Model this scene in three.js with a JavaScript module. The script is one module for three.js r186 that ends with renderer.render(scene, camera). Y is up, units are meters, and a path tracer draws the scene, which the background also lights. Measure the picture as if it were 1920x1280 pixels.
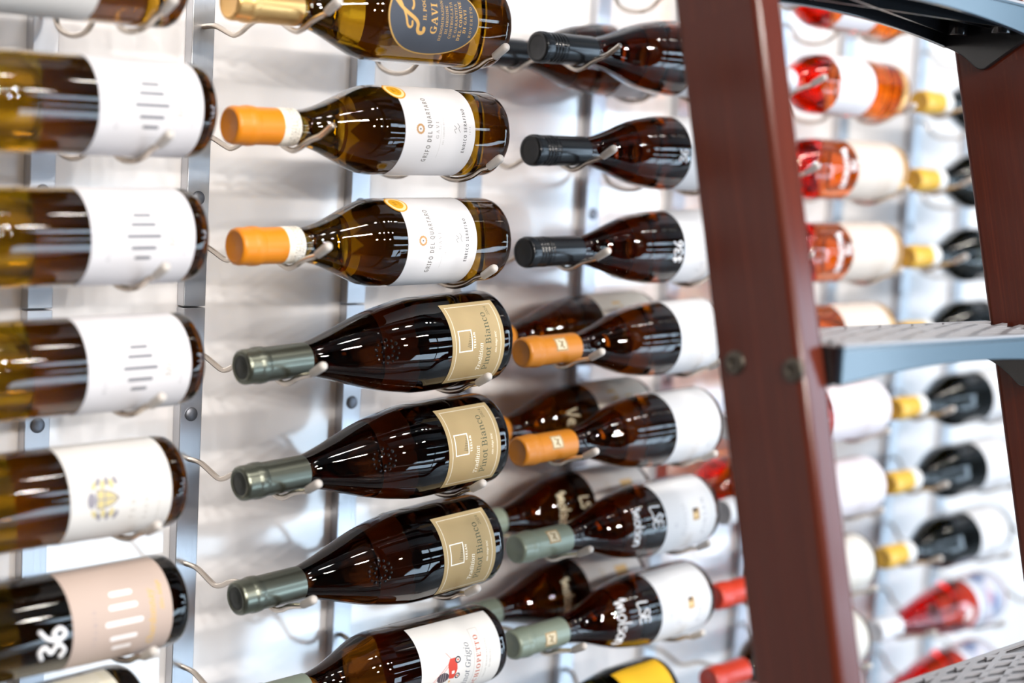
import * as THREE from 'three';
import { RoundedBoxGeometry } from 'three/addons/geometries/RoundedBoxGeometry.js';
import { mergeGeometries } from 'three/addons/utils/BufferGeometryUtils.js';
import { RectAreaLightUniformsLib } from 'three/addons/lights/RectAreaLightUniformsLib.js';

// ---------------------------------------------------------------- camera, sky, lights, exposure
const scene = new THREE.Scene();
const camera = new THREE.PerspectiveCamera(2 * Math.atan(640 / 2850) * 180 / Math.PI, 1.5, 0.05, 60);
{
  const r = new THREE.Vector3(0.7212277, 0.05348607, 0.69063003), u = new THREE.Vector3(0.030489, 0.99359716, -0.10878925), f = new THREE.Vector3(0.69202675, -0.09951844, -0.71497906);
  camera.position.set(-0.76528, 0.124374, 1.228256);
  camera.quaternion.setFromRotationMatrix(new THREE.Matrix4().makeBasis(r, u, f.clone().negate()));
}
camera.focus = 1.39;
camera.userData.fStop = 2.1;
scene.add(camera);
scene.background = new THREE.Color(0.80, 0.92, 1.06);
scene.backgroundIntensity = 2.0;
const renderer = new THREE.WebGLRenderer({ antialias: true });
renderer.toneMapping = THREE.LinearToneMapping;
renderer.toneMappingExposure = 0.89;
renderer.shadowMap.enabled = true;
RectAreaLightUniformsLib.init();

const ROOM = { x0: -4, x1: 6.2, z1: 3.4, y0: -1.95, y1: 1.85 };
const BAYS = [];                                              // glazed openings in the street wall: [x0, x1, y0, y1]
const BX = 1.35, BW = 0.74, BP = 0.86, NB = 5, TIERS = [[-1.8, -0.74], [-0.14, 0.04], [0.74, 1.2]];
const BAY_TIERS = [...Array(NB)].map((_, i) => (i === 3 ? [[-1.0, -0.02], [0.03, 1.2]] : TIERS));   // one bay is a tall glazed door
for (let i = 0; i < NB; i++) for (const [a, b] of BAY_TIERS[i]) BAYS.push([BX + i * BP, BX + i * BP + BW, a, b]);
const WINDOW_LIGHT = 7.5, SPOT = 1.75, LAMP_R = 0.042;
for (const [a, b, c, d] of BAYS) {                            // daylight just inside each pane
  const l = new THREE.RectAreaLight(new THREE.Color(0.70, 0.92, 1.14), WINDOW_LIGHT * (a > 3.8 && a < 4 ? 1.6 : 1), b - a, d - c);   // the door bay faces open sky
  l.name = 'window_daylight'; l.position.set((a + b) / 2, (c + d) / 2, ROOM.z1 - 0.03); l.lookAt((a + b) / 2, (c + d) / 2, 0);
  scene.add(l);
}
const LAMPS = [];                                             // track spotlights aimed at the bottle wall
for (let i = 0; i < 17; i++) LAMPS.push([-0.8 + i * 0.21, 1.6, 1.2, 0.36]);
for (let i = 0; i < 9; i++) LAMPS.push([-1.9 + i * 0.38, 1.45, 2.8, 2.6]);
for (let i = 0; i < 6; i++) LAMPS.push([-1.7 + i * 0.5, 0.62, 2.95, 2.3]);

// ---------------------------------------------------------------- helpers
let seed = 7;
const rnd = () => { seed = (seed * 1664525 + 1013904223) >>> 0; return seed / 4294967296; };
const taken = {};
const numbered = (n) => { taken[n] = (taken[n] ?? -1) + 1; return taken[n] ? `${n}_${String(taken[n]).padStart(3, '0')}` : n; };
const mesh = (name, geo, mat, parent = scene) => {
  const m = new THREE.Mesh(geo, mat); m.name = parent === scene ? numbered(name) : name;
  m.castShadow = m.receiveShadow = true; parent.add(m); return m;
};
const struct = (name, geo, mat) => { const m = mesh(name, geo, mat); m.userData.kind = 'structure'; return m; };
const thing = (name, label, category, group) => {
  const g = new THREE.Group(); g.name = numbered(name); g.userData.label = label; g.userData.category = category;
  if (group) g.userData.group = group; scene.add(g); return g;
};
const box = (x0, x1, y0, y1, z0, z1) => new THREE.BoxGeometry(x1 - x0, y1 - y0, z1 - z0).translate((x0 + x1) / 2, (y0 + y1) / 2, (z0 + z1) / 2);
const merge = (list) => mergeGeometries(list.map((g) => (g.index ? g.toNonIndexed() : g)));
const V = (x, y, z) => new THREE.Vector3(x, y, z);

function canvasTex(w, h, draw) {
  const c = document.createElement('canvas'); c.width = w; c.height = h;
  const x = c.getContext('2d'); draw(x, w, h);
  const t = new THREE.CanvasTexture(c); t.colorSpace = THREE.SRGBColorSpace; return t;
}
function noiseTex(w, h, fn) {
  const d = new Uint8Array(w * h * 4);
  for (let j = 0; j < h; j++) for (let i = 0; i < w; i++) { const v = fn(i, j); d.set([v[0], v[1], v[2], 255], (j * w + i) * 4); }
  const t = new THREE.DataTexture(d, w, h); t.magFilter = THREE.LinearFilter; t.wrapS = t.wrapT = THREE.RepeatWrapping; t.needsUpdate = true; return t;
}
// ---------------------------------------------------------------- materials
const std = (o) => new THREE.MeshStandardMaterial(o);
const phys = (o) => new THREE.MeshPhysicalMaterial(o);
const lin = (r, g, b) => new THREE.Color().setRGB(r, g, b);
const brushed = (() => { const col = [...Array(256)].map(() => 110 + rnd() * 60); return noiseTex(256, 64, (i, j) => { const v = col[i] + (rnd() - 0.5) * 22; return [v, v, v]; }); })();
const M = {
  wall: phys({ color: lin(0.83, 0.815, 0.825), roughness: 0.10, ior: 1.85 }),
  steel: std({ color: lin(0.56, 0.57, 0.60), metalness: 1, roughness: 0.34, bumpMap: brushed, bumpScale: 0.00012 }),
  bolt: std({ color: lin(0.22, 0.23, 0.26), metalness: 1, roughness: 0.45 }),
  rod: std({ color: lin(0.62, 0.55, 0.48), metalness: 1, roughness: 0.24 }),
  rubber: std({ color: lin(0.58, 0.54, 0.51), roughness: 0.5 }),
  black: phys({ color: lin(0.012, 0.012, 0.014), roughness: 0.32 }),
  capBlack: phys({ color: lin(0.010, 0.011, 0.013), roughness: 0.22, specularIntensity: 0.9 }),
  paper: std({ color: lin(0.78, 0.77, 0.76), roughness: 0.8 }),
  paperCream: std({ color: lin(0.58, 0.47, 0.31), roughness: 0.8 }),
  ink: std({ color: lin(0.85, 0.85, 0.88), roughness: 0.6 }),
  inkCream: std({ color: lin(0.78, 0.70, 0.50), roughness: 0.6 }),
  orange: phys({ color: lin(0.70, 0.225, 0.003), roughness: 0.45, clearcoat: 0.1, clearcoatRoughness: 0.3 }),
  orangeDeep: phys({ color: lin(0.50, 0.175, 0.008), roughness: 0.45, clearcoat: 0.15, clearcoatRoughness: 0.3 }),
  gold: std({ color: lin(0.85, 0.52, 0.20), metalness: 0.85, roughness: 0.33 }),
  yellow: phys({ color: lin(0.72, 0.43, 0.05), roughness: 0.4, clearcoat: 0.3 }),
  grey_green: std({ color: lin(0.17, 0.18, 0.145), metalness: 0.9, roughness: 0.3 }),
  seal: std({ color: lin(0.045, 0.048, 0.042), metalness: 0.6, roughness: 0.4 }),
  sage: phys({ color: lin(0.22, 0.26, 0.205), metalness: 0.2, roughness: 0.4, clearcoat: 0.25 }),
  red: phys({ color: lin(0.60, 0.040, 0.012), roughness: 0.35, clearcoat: 0.3 }),
  white: phys({ color: lin(0.72, 0.74, 0.80), roughness: 0.35, clearcoat: 0.3 }),
  wood: null,
};
function glass(tint, wine, d = 0.07) {                               // a tinted wall round wine; the wine sets the index
  return phys({ color: lin(...tint), transmission: 1, thickness: 0.07, roughness: 0.0, ior: 1.37, clearcoat: 0.4, clearcoatRoughness: 0.0, attenuationColor: lin(...wine), attenuationDistance: d });
}
const G = {
  olive: glass([0.40, 0.24, 0.022], [0.74, 0.62, 0.28]),
  oliveDark: glass([0.15, 0.092, 0.014], [0.55, 0.46, 0.25]),
  brown: glass([0.13, 0.047, 0.017], [0.5, 0.36, 0.22]),
  amber: glass([0.36, 0.145, 0.016], [0.52, 0.37, 0.17]),
  amberRed: glass([0.36, 0.125, 0.014], [0.46, 0.29, 0.14]),
  green: glass([0.035, 0.036, 0.018], [0.5, 0.45, 0.3]),
  rose: glass([0.97, 0.92, 0.85], [0.96, 0.25, 0.014]),
  pink: glass([0.95, 0.80, 0.74], [0.80, 0.105, 0.022]),
};
{ // dark mahogany, grain along v
  const W = 256, H = 1024, a = [...Array(W)].map(() => rnd()), b = [...Array(33)].map(() => rnd());
  M.wood = phys({ map: canvasTex(W, H, (x) => {
    x.fillStyle = '#521b0a'; x.fillRect(0, 0, W, H);
    for (let i = 0; i < 2600; i++) {
      const px = rnd() * W, py = rnd() * H, l = 30 + rnd() * 160, s = a[px | 0] * 0.6 + b[(px / 8) | 0] * 0.4;
      x.strokeStyle = s > 0.5 ? `rgba(110,46,24,${0.04 + rnd() * 0.08})` : `rgba(70,30,20,${0.05 + rnd() * 0.10})`;
      x.lineWidth = 0.8 + rnd() * 2.4; x.beginPath(); x.moveTo(px, py); x.bezierCurveTo(px + 3 * (rnd() - 0.5), py + l / 3, px + 4 * (rnd() - 0.5), py + l * 0.66, px + 6 * (rnd() - 0.5), py + l); x.stroke();
    }
  }), roughness: 0.6, specularIntensity: 0.2, clearcoat: 0.45, clearcoatRoughness: 0.16 });
  M.wood.map.wrapS = M.wood.map.wrapT = THREE.RepeatWrapping;
}

// ---------------------------------------------------------------- room shell
{
  const { x0, x1, z1, y0, y1 } = ROOM, T = 0.15;
  struct('wall_back', box(x0 - T, x1 + T, y0 - T, y1 + T, -T, 0), M.wall);
  struct('floor', box(x0 - T, x1 + T, y0 - T, y0, 0, z1 + T), phys({ color: lin(0.34, 0.325, 0.31), roughness: 0.35, clearcoat: 0.3 }));
  struct('ceiling', box(x0 - T, x1 + T, y1, y1 + T, 0, z1 + T), std({ color: lin(0.34, 0.335, 0.33), roughness: 0.9 }));
  struct('wall_left', box(x0 - T, x0, y0, y1, 0, z1 + T), std({ color: lin(0.55, 0.43, 0.31), roughness: 0.6 }));
  struct('wall_right', box(x1, x1 + T, y0, y1, 0, z1 + T), std({ color: lin(0.16, 0.155, 0.15), roughness: 0.8 }));
  const ox0 = BX, ox1 = BX + (NB - 1) * BP + BW, oy0 = -1.8, oy1 = 1.2;
  struct('wall_front', merge([box(x0, ox0, y0, y1, z1, z1 + T), box(ox1, x1, y0, y1, z1, z1 + T), box(ox0, ox1, y0, oy0, z1, z1 + T), box(ox0, ox1, oy1, y1, z1, z1 + T)]), std({ color: lin(0.07, 0.065, 0.06), roughness: 0.8 }));
  const frame = std({ color: lin(0.02, 0.02, 0.022), roughness: 0.5 }), pane = phys({ color: 0xffffff, transmission: 1, thickness: 0, roughness: 0, ior: 1.5 });
  for (let i = 0; i < NB; i++) {
    const w = new THREE.Group(); w.name = `window_${i + 1}`; w.userData.kind = 'structure'; scene.add(w);
    const bx0 = BX + i * BP, bx1 = bx0 + BW;
    if (i === 3) mesh('kick_panel', box(bx0, bx1, oy0, -1.0, z1 + 0.02, z1 + 0.1), frame, w);
    BAY_TIERS[i].slice(1).forEach(([c], k) => mesh('spandrel_panel', box(bx0, bx1, BAY_TIERS[i][k][1], c, z1 + 0.02, z1 + 0.1), frame, w));
    if (i < NB - 1) mesh('mullion', box(bx1, bx0 + BP, oy0, oy1, z1 + 0.02, z1 + 0.1), frame, w);
    for (const [c, d] of BAY_TIERS[i]) mesh('pane', box(bx0, bx1, c, d, z1 + 0.055, z1 + 0.06), pane, w);
  }
  struct('pavement', box(x0 - 6, x1 + 10, y0 - 0.3, y0 - 0.16, z1 + T, z1 + 16), std({ color: lin(0.35, 0.34, 0.33), roughness: 0.9 }));
}
// track with its spotlights
{
  for (const [z, w] of [[1.2, 'nearer the bottle wall'], [2.8, 'further from the bottle wall']]) {
    const tr = thing('lighting_track', `black ceiling lighting track ${w}`, 'lighting track');
    mesh('track', box(-1.9, 4.0, ROOM.y1 - 0.03, ROOM.y1, z - 0.02, z + 0.02), M.black, tr);
  }
  const glow = std({ color: 0x222222, emissive: lin(1, 0.93, 0.84), emissiveIntensity: 6 });
  const lampCount = {}, NTH = 'first second third fourth fifth sixth seventh eighth ninth tenth eleventh twelfth thirteenth fourteenth fifteenth sixteenth seventeenth'.split(' ');
  for (const [x, y, z, power] of LAMPS) {
    const kind = y < 1 ? 'pendant' : z > 2 ? 'far' : 'near', nth = NTH[lampCount[kind] = (lampCount[kind] ?? -1) + 1];
    const t = kind === 'pendant' ? thing('pendant_spotlight', `black pendant spotlight on a long stem, ${nth} from the panelled wall`, 'spotlight', 'pendant spotlights')
      : thing('track_spotlight', `black ceiling spotlight on the track ${kind === 'far' ? 'further from' : 'nearer'} the bottle wall, ${nth} in line`, 'spotlight', `spotlights on the ${kind} ceiling track`);
    t.position.set(x, y, z);
    const aim = V(x + (rnd() - 0.5) * 0.25 + (z > 2 ? 0.3 : 0), z > 2 ? -0.15 : -0.05, 0.05), dir = aim.clone().sub(t.position).normalize();
    const head = mesh('housing', new THREE.LatheGeometry([[0.001, 0.11], [0.04, 0.11], [0.045, 0.10], [0.047, 0.0], [0.045, -0.004], [0.0435, 0.004], [0.001, 0.006]].map(([r, h]) => new THREE.Vector2(r, h)), 24), M.black, t);
    const lens = mesh('lamp_lens', new THREE.CylinderGeometry(LAMP_R, LAMP_R, 0.003, 24).translate(0, 0.003, 0), glow, t);
    const q = new THREE.Quaternion().setFromUnitVectors(V(0, -1, 0), dir); head.quaternion.copy(q); lens.quaternion.copy(q);
    mesh('stem', new THREE.CylinderGeometry(0.008, 0.008, ROOM.y1 - 0.03 - y - 0.07, 10).translate(0, 0.07 + (ROOM.y1 - 0.03 - y - 0.07) / 2, 0), M.black, t);
    const l = new THREE.SpotLight(new THREE.Color(1, 0.94, 0.87), SPOT * power, 0, 0.62, 0.8, 2);
    l.name = 'spotlight'; l.position.copy(t.position).addScaledVector(dir, 0.012); l.target.position.copy(aim); l.shadow.radius = LAMP_R / 0.02; l.castShadow = true;
    scene.add(l); scene.add(l.target);
  }
}

// ---------------------------------------------------------------- the rack: rails with bent rods
const ROW0 = 0.2565, S = 0.1, PITCH = 0.3426, BASE = 0.1892, ZF = 0.157, ZB = 0.0625;
const rodR = 0.0026;
function tube(pts, r, n = 64, k = 8) { return new THREE.TubeGeometry(new THREE.CatmullRomCurve3(pts.map(([z, y]) => V(0, y, z)), false, 'centripetal'), n, r, k, false); }
const neckPts = [[0.008, 0], [0.03, 0], [0.041, -0.003], [0.0525, -0.0070], [0.0625, -0.0094], [0.0725, -0.0070], [0.083, -0.002], [0.094, 0.0016], [0.11, 0.0022], [0.126, 0.0015], [0.137, -0.0025], [0.147, -0.0070], [0.157, -0.0094], [0.167, -0.0070], [0.177, -0.002], [0.188, 0.0015], [0.196, 0.0035], [0.2125, 0.0125]];
const basePts = [[0.008, 0], [0.022, -0.003], [0.033, -0.0175], [0.044, -0.0232], [0.0625, -0.0262], [0.081, -0.0234], [0.096, -0.0128], [0.1095, -0.0085], [0.123, -0.0128], [0.138, -0.0236], [0.157, -0.0262], [0.176, -0.0224], [0.19, -0.0155], [0.199, -0.0132], [0.2135, -0.005]];
const rodGeo = { neck: tube(neckPts, rodR), base: tube(basePts, rodR) };
function tipGeo(pts, bare) {
  const a = V(0, pts.at(-2)[1], pts.at(-2)[0]), b = V(0, pts.at(-1)[1], pts.at(-1)[0]), d = b.clone().sub(a).normalize();
  const L = 0.0165, g = bare
    ? new THREE.LatheGeometry([[0.00001, 0.0006], [rodR - 0.0005, 0.0006], [rodR, 0], [rodR, -0.002]].map(([r, y]) => new THREE.Vector2(r, y)).reverse(), 16)
    : new THREE.LatheGeometry([[rodR, -L], [0.0036, -L + 0.0004], [0.0039, -L * 0.5], [0.0041, -0.002], [0.0038, 0.0008], [0.0026, 0.0026], [0.00001, 0.0032]].map(([r, y]) => new THREE.Vector2(r, y)), 16);
  return g.applyQuaternion(new THREE.Quaternion().setFromUnitVectors(V(0, 1, 0), d)).translate(b.x, b.y, b.z);
}
const tips = { neck: [tipGeo(neckPts), tipGeo(neckPts, true)], base: [tipGeo(basePts), tipGeo(basePts, true)] };
const BARE = new Set(['neck1:1', 'neck2:0']);
const ORD = ['first', 'second', 'third', 'fourth', 'fifth', 'sixth', 'seventh', 'eighth', 'ninth', 'tenth', 'eleventh'];
function rail(kind, col, i, firstRow, lastRow) {
  const X = (col - 1) * PITCH + (kind === 'base' ? BASE : 0);
  for (const up of [true, false]) {
    const t = thing('steel_rail', `${ORD[i]} upright brushed steel rail along the wall, ${up ? 'upper' : 'lower'} length ${up ? 'above' : 'below'} the joint`, 'rail', 'steel rails of the bottle rack');
    t.position.set(X, up ? 0.0007 : -0.0007, 0);
    const H = 1.2, g = new RoundedBoxGeometry(0.0236, H, 0.0118, 2, 0.0009).translate(0, (up ? 1 : -1) * H / 2, 0.006);
    const p = g.attributes.position, uv = g.attributes.uv; for (let k = 0; k < p.count; k++) uv.setXY(k, (p.getX(k) + p.getZ(k)) / 0.024, p.getY(k) / 0.4);
    mesh('channel', g, M.steel, t);
    for (const y of [0.1, 1.1]) mesh('rail_bolt', new THREE.LatheGeometry([[0.0066, 0], [0.0066, 0.0009], [0.0056, 0.0019], [0.003, 0.0026], [0.00001, 0.0028]].map(([r, h]) => new THREE.Vector2(r, h)), 20).rotateX(Math.PI / 2).translate(0, (up ? 1 : -1) * y, 0.0118), M.bolt, t);
    for (let r = firstRow; r <= lastRow; r++) {
      const y = ROW0 - r * S; if ((y > 0) !== up) continue;
      const rod = mesh('bottle_rod', rodGeo[kind], M.rod, t); rod.position.y = y - t.position.y;
      const bare = BARE.has(kind + col + ':' + r);
      mesh(bare ? 'bare_tip' : 'rubber_tip', tips[kind][bare ? 1 : 0], bare ? M.rod : M.rubber, rod);
    }
  }
}
const RAILS = [['neck', 0, -1, 7], ['base', 0, -1, 7], ['neck', 1, -1, 7], ['base', 1, -1, 7], ['neck', 2, -1, 8], ['base', 2, -1, 8], ['neck', 3, -1, 8], ['base', 3, -1, 8], ['neck', 4, -2, 9], ['base', 4, -2, 9], ['neck', 5, -2, 9]];
RAILS.forEach(([k, c, a, b], i) => rail(k, c, i, a, b));

// ---------------------------------------------------------------- bottles
const PROFILE = { // [radius, height above the base]; y in metres, r as a share of R above 0.5, else metres
  burgundy: { R: 0.0398, L: 0.285, neck: [[1, 0.138], [0.975, 0.147], [0.90, 0.158], [0.72, 0.175], [0.53, 0.193], [0.42, 0.207], [0.372, 0.218]] },
  fat: { R: 0.0446, L: 0.280, neck: [[1, 0.085], [0.985, 0.10], [0.94, 0.113], [0.87, 0.13], [0.77, 0.148], [0.63, 0.168], [0.49, 0.187], [0.39, 0.202], [0.33, 0.213], [0.315, 0.22]] },
  slope: { R: 0.0403, L: 0.284, neck: [[1, 0.085], [0.985, 0.099], [0.94, 0.115], [0.86, 0.134], [0.73, 0.152], [0.56, 0.172], [0.43, 0.19], [0.365, 0.203], [0.35, 0.212]] },
  straight: { R: 0.0378, L: 0.292, neck: [[1, 0.168], [0.985, 0.176], [0.93, 0.187], [0.80, 0.199], [0.60, 0.212], [0.45, 0.222], [0.39, 0.232]] },
  flute: { R: 0.0375, L: 0.292, neck: [[1, 0.10], [0.98, 0.112], [0.90, 0.133], [0.78, 0.158], [0.64, 0.185], [0.50, 0.21], [0.41, 0.23], [0.385, 0.238]] },
};
function profileOf(key, R, L) {
  const [base, mm = 0] = key.split('-'), p = PROFILE[base], trim = mm / 1000; R ??= p.R; L ??= p.L - trim;   // 'slope-30' has a body 30 mm shorter
  const neck = p.neck.map(([r, y]) => [r * R, y - trim]), nr = Math.max(0.0128, neck.at(-1)[0]);
  const ctrl = [...neck.map(([r, y]) => new THREE.Vector2(Math.max(r, nr), y)), new THREE.Vector2(nr, L - 0.05), new THREE.Vector2(nr - 0.0006, L - 0.004)];
  const pts = [[0.00001, 0.0042], [0.010, 0.0040], [0.020, 0.0028], [R * 0.66, 0.0012], [R * 0.72, 0.0006], [R * 0.80, 0.0004], [R * 0.88, 0.0006], [R * 0.95, 0.0026], [R * 0.985, 0.0055], [R, 0.0105], [R, 0.03]].map(([r, y]) => new THREE.Vector2(r, y));
  const sp = new THREE.SplineCurve(ctrl).getPoints(70);
  pts.push(...sp, new THREE.Vector2(0.00001, L - 0.004));
  return { R, L, nr, pts };
}
function radiusAt(P, y) {
  const a = P.pts; for (let i = a.length - 2; i > 8; i--) if (a[i].y <= y) { const b = a[i + 1] ?? a[i], t = (y - a[i].y) / Math.max(1e-6, b.y - a[i].y); return a[i].x + (b.x - a[i].x) * Math.min(1, Math.max(0, t)); }
  return P.R;
}
function patch(P, y0, y1, ang, phi, off = 0.0003, n = 48, m = 20) { // a sheet wrapped on the bottle
  const pos = [], nor = [], uv = [], idx = [];
  for (let j = 0; j <= m; j++) for (let i = 0; i <= n; i++) {
    const y = y0 + (y1 - y0) * j / m, a = phi + ang * (i / n - 0.5), r = radiusAt(P, y) + off;
    pos.push(r * Math.sin(a), y, r * Math.cos(a)); nor.push(Math.sin(a), 0, Math.cos(a)); uv.push(i / n, j / m);
    if (i < n && j < m) { const k = j * (n + 1) + i; idx.push(k, k + 1, k + n + 2, k, k + n + 2, k + n + 1); }
  }
  const g = new THREE.BufferGeometry(); g.setIndex(idx);
  g.setAttribute('position', new THREE.Float32BufferAttribute(pos, 3)); g.setAttribute('normal', new THREE.Float32BufferAttribute(nor, 3)); g.setAttribute('uv', new THREE.Float32BufferAttribute(uv, 2)); return g;
}
function oval(P, yc, hy, w, phi, off = 0.0003) {                    // an oval sheet wrapped on the bottle, w and hy half sizes in metres
  const pos = [], nor = [], uv = [], idx = [], N = 56, K = 8;
  for (let k = 0; k <= K; k++) for (let i = 0; i <= N; i++) {
    const t = i / N * Math.PI * 2, q = k / K, y = yc + hy * q * Math.sin(t), r = radiusAt(P, y) + off, a = phi + w * q * Math.cos(t) / P.R;
    pos.push(r * Math.sin(a), y, r * Math.cos(a)); nor.push(Math.sin(a), 0, Math.cos(a)); uv.push(0.5 + 0.5 * q * Math.cos(t), 0.5 + 0.5 * q * Math.sin(t));
    if (i < N && k < K) { const m = k * (N + 1) + i; idx.push(m, m + N + 2, m + 1, m, m + N + 1, m + N + 2); }
  }
  const g = new THREE.BufferGeometry(); g.setIndex(idx);
  g.setAttribute('position', new THREE.Float32BufferAttribute(pos, 3)); g.setAttribute('normal', new THREE.Float32BufferAttribute(nor, 3)); g.setAttribute('uv', new THREE.Float32BufferAttribute(uv, 2)); return g;
}
const lathe = (pts, n = 40) => new THREE.LatheGeometry(pts.map(([r, y]) => new THREE.Vector2(r, y)), n);
function capsuleGeo(P, len) {                                        // foil with a rolled rim, closed at the top
  const r = P.nr + 0.0009, L = P.L;
  return lathe([[P.nr + 0.0001, L - len], [r, L - len + 0.0002], [r, L - 0.024], [r + 0.0009, L - 0.022], [r + 0.0012, L - 0.0175], [r + 0.0009, L - 0.0135], [r + 0.0002, L - 0.012], [r + 0.0003, L - 0.004], [r - 0.0004, L - 0.0014], [r - 0.002, L - 0.0003], [r - 0.0036, L], [r - 0.0046, L - 0.0012], [0.00001, L - 0.0014]]);
}
function screwGeo(P, len) {
  const r = P.nr + 0.0014, L = P.L, pts = [[P.nr + 0.0001, L - len], [r - 0.0002, L - len + 0.0002], [r - 0.0002, L - 0.031], [r - 0.0012, L - 0.0303], [r - 0.0012, L - 0.0288], [r, L - 0.028]];
  for (let i = 0; i < 4; i++) { const y = L - 0.0265 + i * 0.0042; pts.push([r, y], [r - 0.0009, y + 0.0008], [r - 0.0009, y + 0.002], [r, y + 0.0028]); }
  pts.push([r, L - 0.002], [r - 0.0006, L - 0.0006], [r - 0.002, L], [r - 0.0045, L - 0.0002], [r - 0.005, L - 0.0008], [0.00001, L - 0.0009]);
  return lathe(pts, 48);
}
function knurlGeo(P) {
  const r = P.nr + 0.0014, out = [];
  for (let i = 0; i < 48; i++) out.push(new THREE.BoxGeometry(0.0009, 0.0058, 0.0008).translate(0, P.L - 0.0063, r).rotateY(i / 48 * Math.PI * 2));
  for (let i = 0; i < 48; i++) out.push(new THREE.BoxGeometry(0.0008, 0.0034, 0.0006).translate(0, P.L - 0.0222 - 0.0042, r - 0.0002).rotateY(i / 48 * Math.PI * 2));
  return merge(out);
}
// single-stroke handwriting, each stroke a raised line of marker ink
const GLYPH = {
  '$': [0.6, [[0.52, 0.78], [0.3, 0.86], [0.08, 0.7], [0.3, 0.5], [0.5, 0.3], [0.3, 0.12], [0.05, 0.22]], [[0.3, 1], [0.3, 0]]],
  '3': [0.6, [[0.08, 0.86], [0.34, 0.95], [0.5, 0.76], [0.24, 0.54], [0.52, 0.3], [0.3, 0.04], [0.04, 0.14]]],
  '6': [0.6, [[0.46, 0.94], [0.2, 0.7], [0.08, 0.3], [0.28, 0.03], [0.5, 0.22], [0.32, 0.46], [0.1, 0.3]]],
  'M': [0.95, [[0.0, 0.6], [0.12, 0.95], [0.24, 0.1], [0.42, 0.62], [0.55, 0.1], [0.62, 0.5], [0.76, 0.55], [0.82, 0.05]]],
  'o': [0.5, [[0.3, 0.52], [0.08, 0.4], [0.08, 0.12], [0.28, 0.02], [0.42, 0.2], [0.4, 0.44], [0.26, 0.53]]],
  'l': [0.22, [[0.1, 0.92], [0.1, 0.04]]],
  's': [0.46, [[0.4, 0.5], [0.16, 0.54], [0.1, 0.38], [0.34, 0.22], [0.32, 0.04], [0.06, 0.04]]],
  'n': [0.5, [[0.06, 0.04], [0.1, 0.54]], [[0.1, 0.3], [0.28, 0.54], [0.4, 0.44], [0.42, 0.04]]],
  'L': [0.56, [[0.1, 0.95], [0.06, 0.06], [0.5, 0.1]]],
  'S': [0.5, [[0.44, 0.86], [0.2, 0.95], [0.06, 0.74], [0.24, 0.52], [0.42, 0.28], [0.26, 0.03], [0.04, 0.14]]],
  'E': [0.56, [[0.46, 0.9], [0.1, 0.88], [0.08, 0.06], [0.5, 0.08]], [[0.1, 0.5], [0.4, 0.52]]],
  'V': [0.6, [[0.0, 0.9], [0.24, 0.06], [0.5, 0.96]]],
  'e': [0.46, [[0.08, 0.28], [0.36, 0.34], [0.3, 0.54], [0.1, 0.46], [0.08, 0.14], [0.4, 0.06]]],
};
function writing(P, text, y, phi, size, dir, thick = 0.0011) {
  const out = []; let w = 0; for (const c of text) w += GLYPH[c][0];
  let a = -w / 2;
  for (const c of text) {
    const [adv, ...strokes] = GLYPH[c];
    for (const s of strokes) {
      const dense = new THREE.SplineCurve(s.map(([u, v]) => new THREE.Vector2(u, v))).getPoints(s.length * 5);
      const pts = dense.map((q) => { const yy = y + dir * (q.y - 0.5) * size, r = radiusAt(P, yy) + 0.0003, t = phi + dir * (a + q.x) * size / r; return V(r * Math.sin(t), yy, r * Math.cos(t)); });
      out.push(new THREE.TubeGeometry(new THREE.CatmullRomCurve3(pts), dense.length, thick, 6, false));
      for (const e of [pts[0], pts.at(-1)]) out.push(new THREE.SphereGeometry(thick, 8, 6).translate(e.x, e.y, e.z));
    }
    a += adv;
  }
  return merge(out);
}
const geoCache = {};
const cached = (k, f) => (geoCache[k] ??= f());
const D2R = Math.PI / 180;
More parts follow.
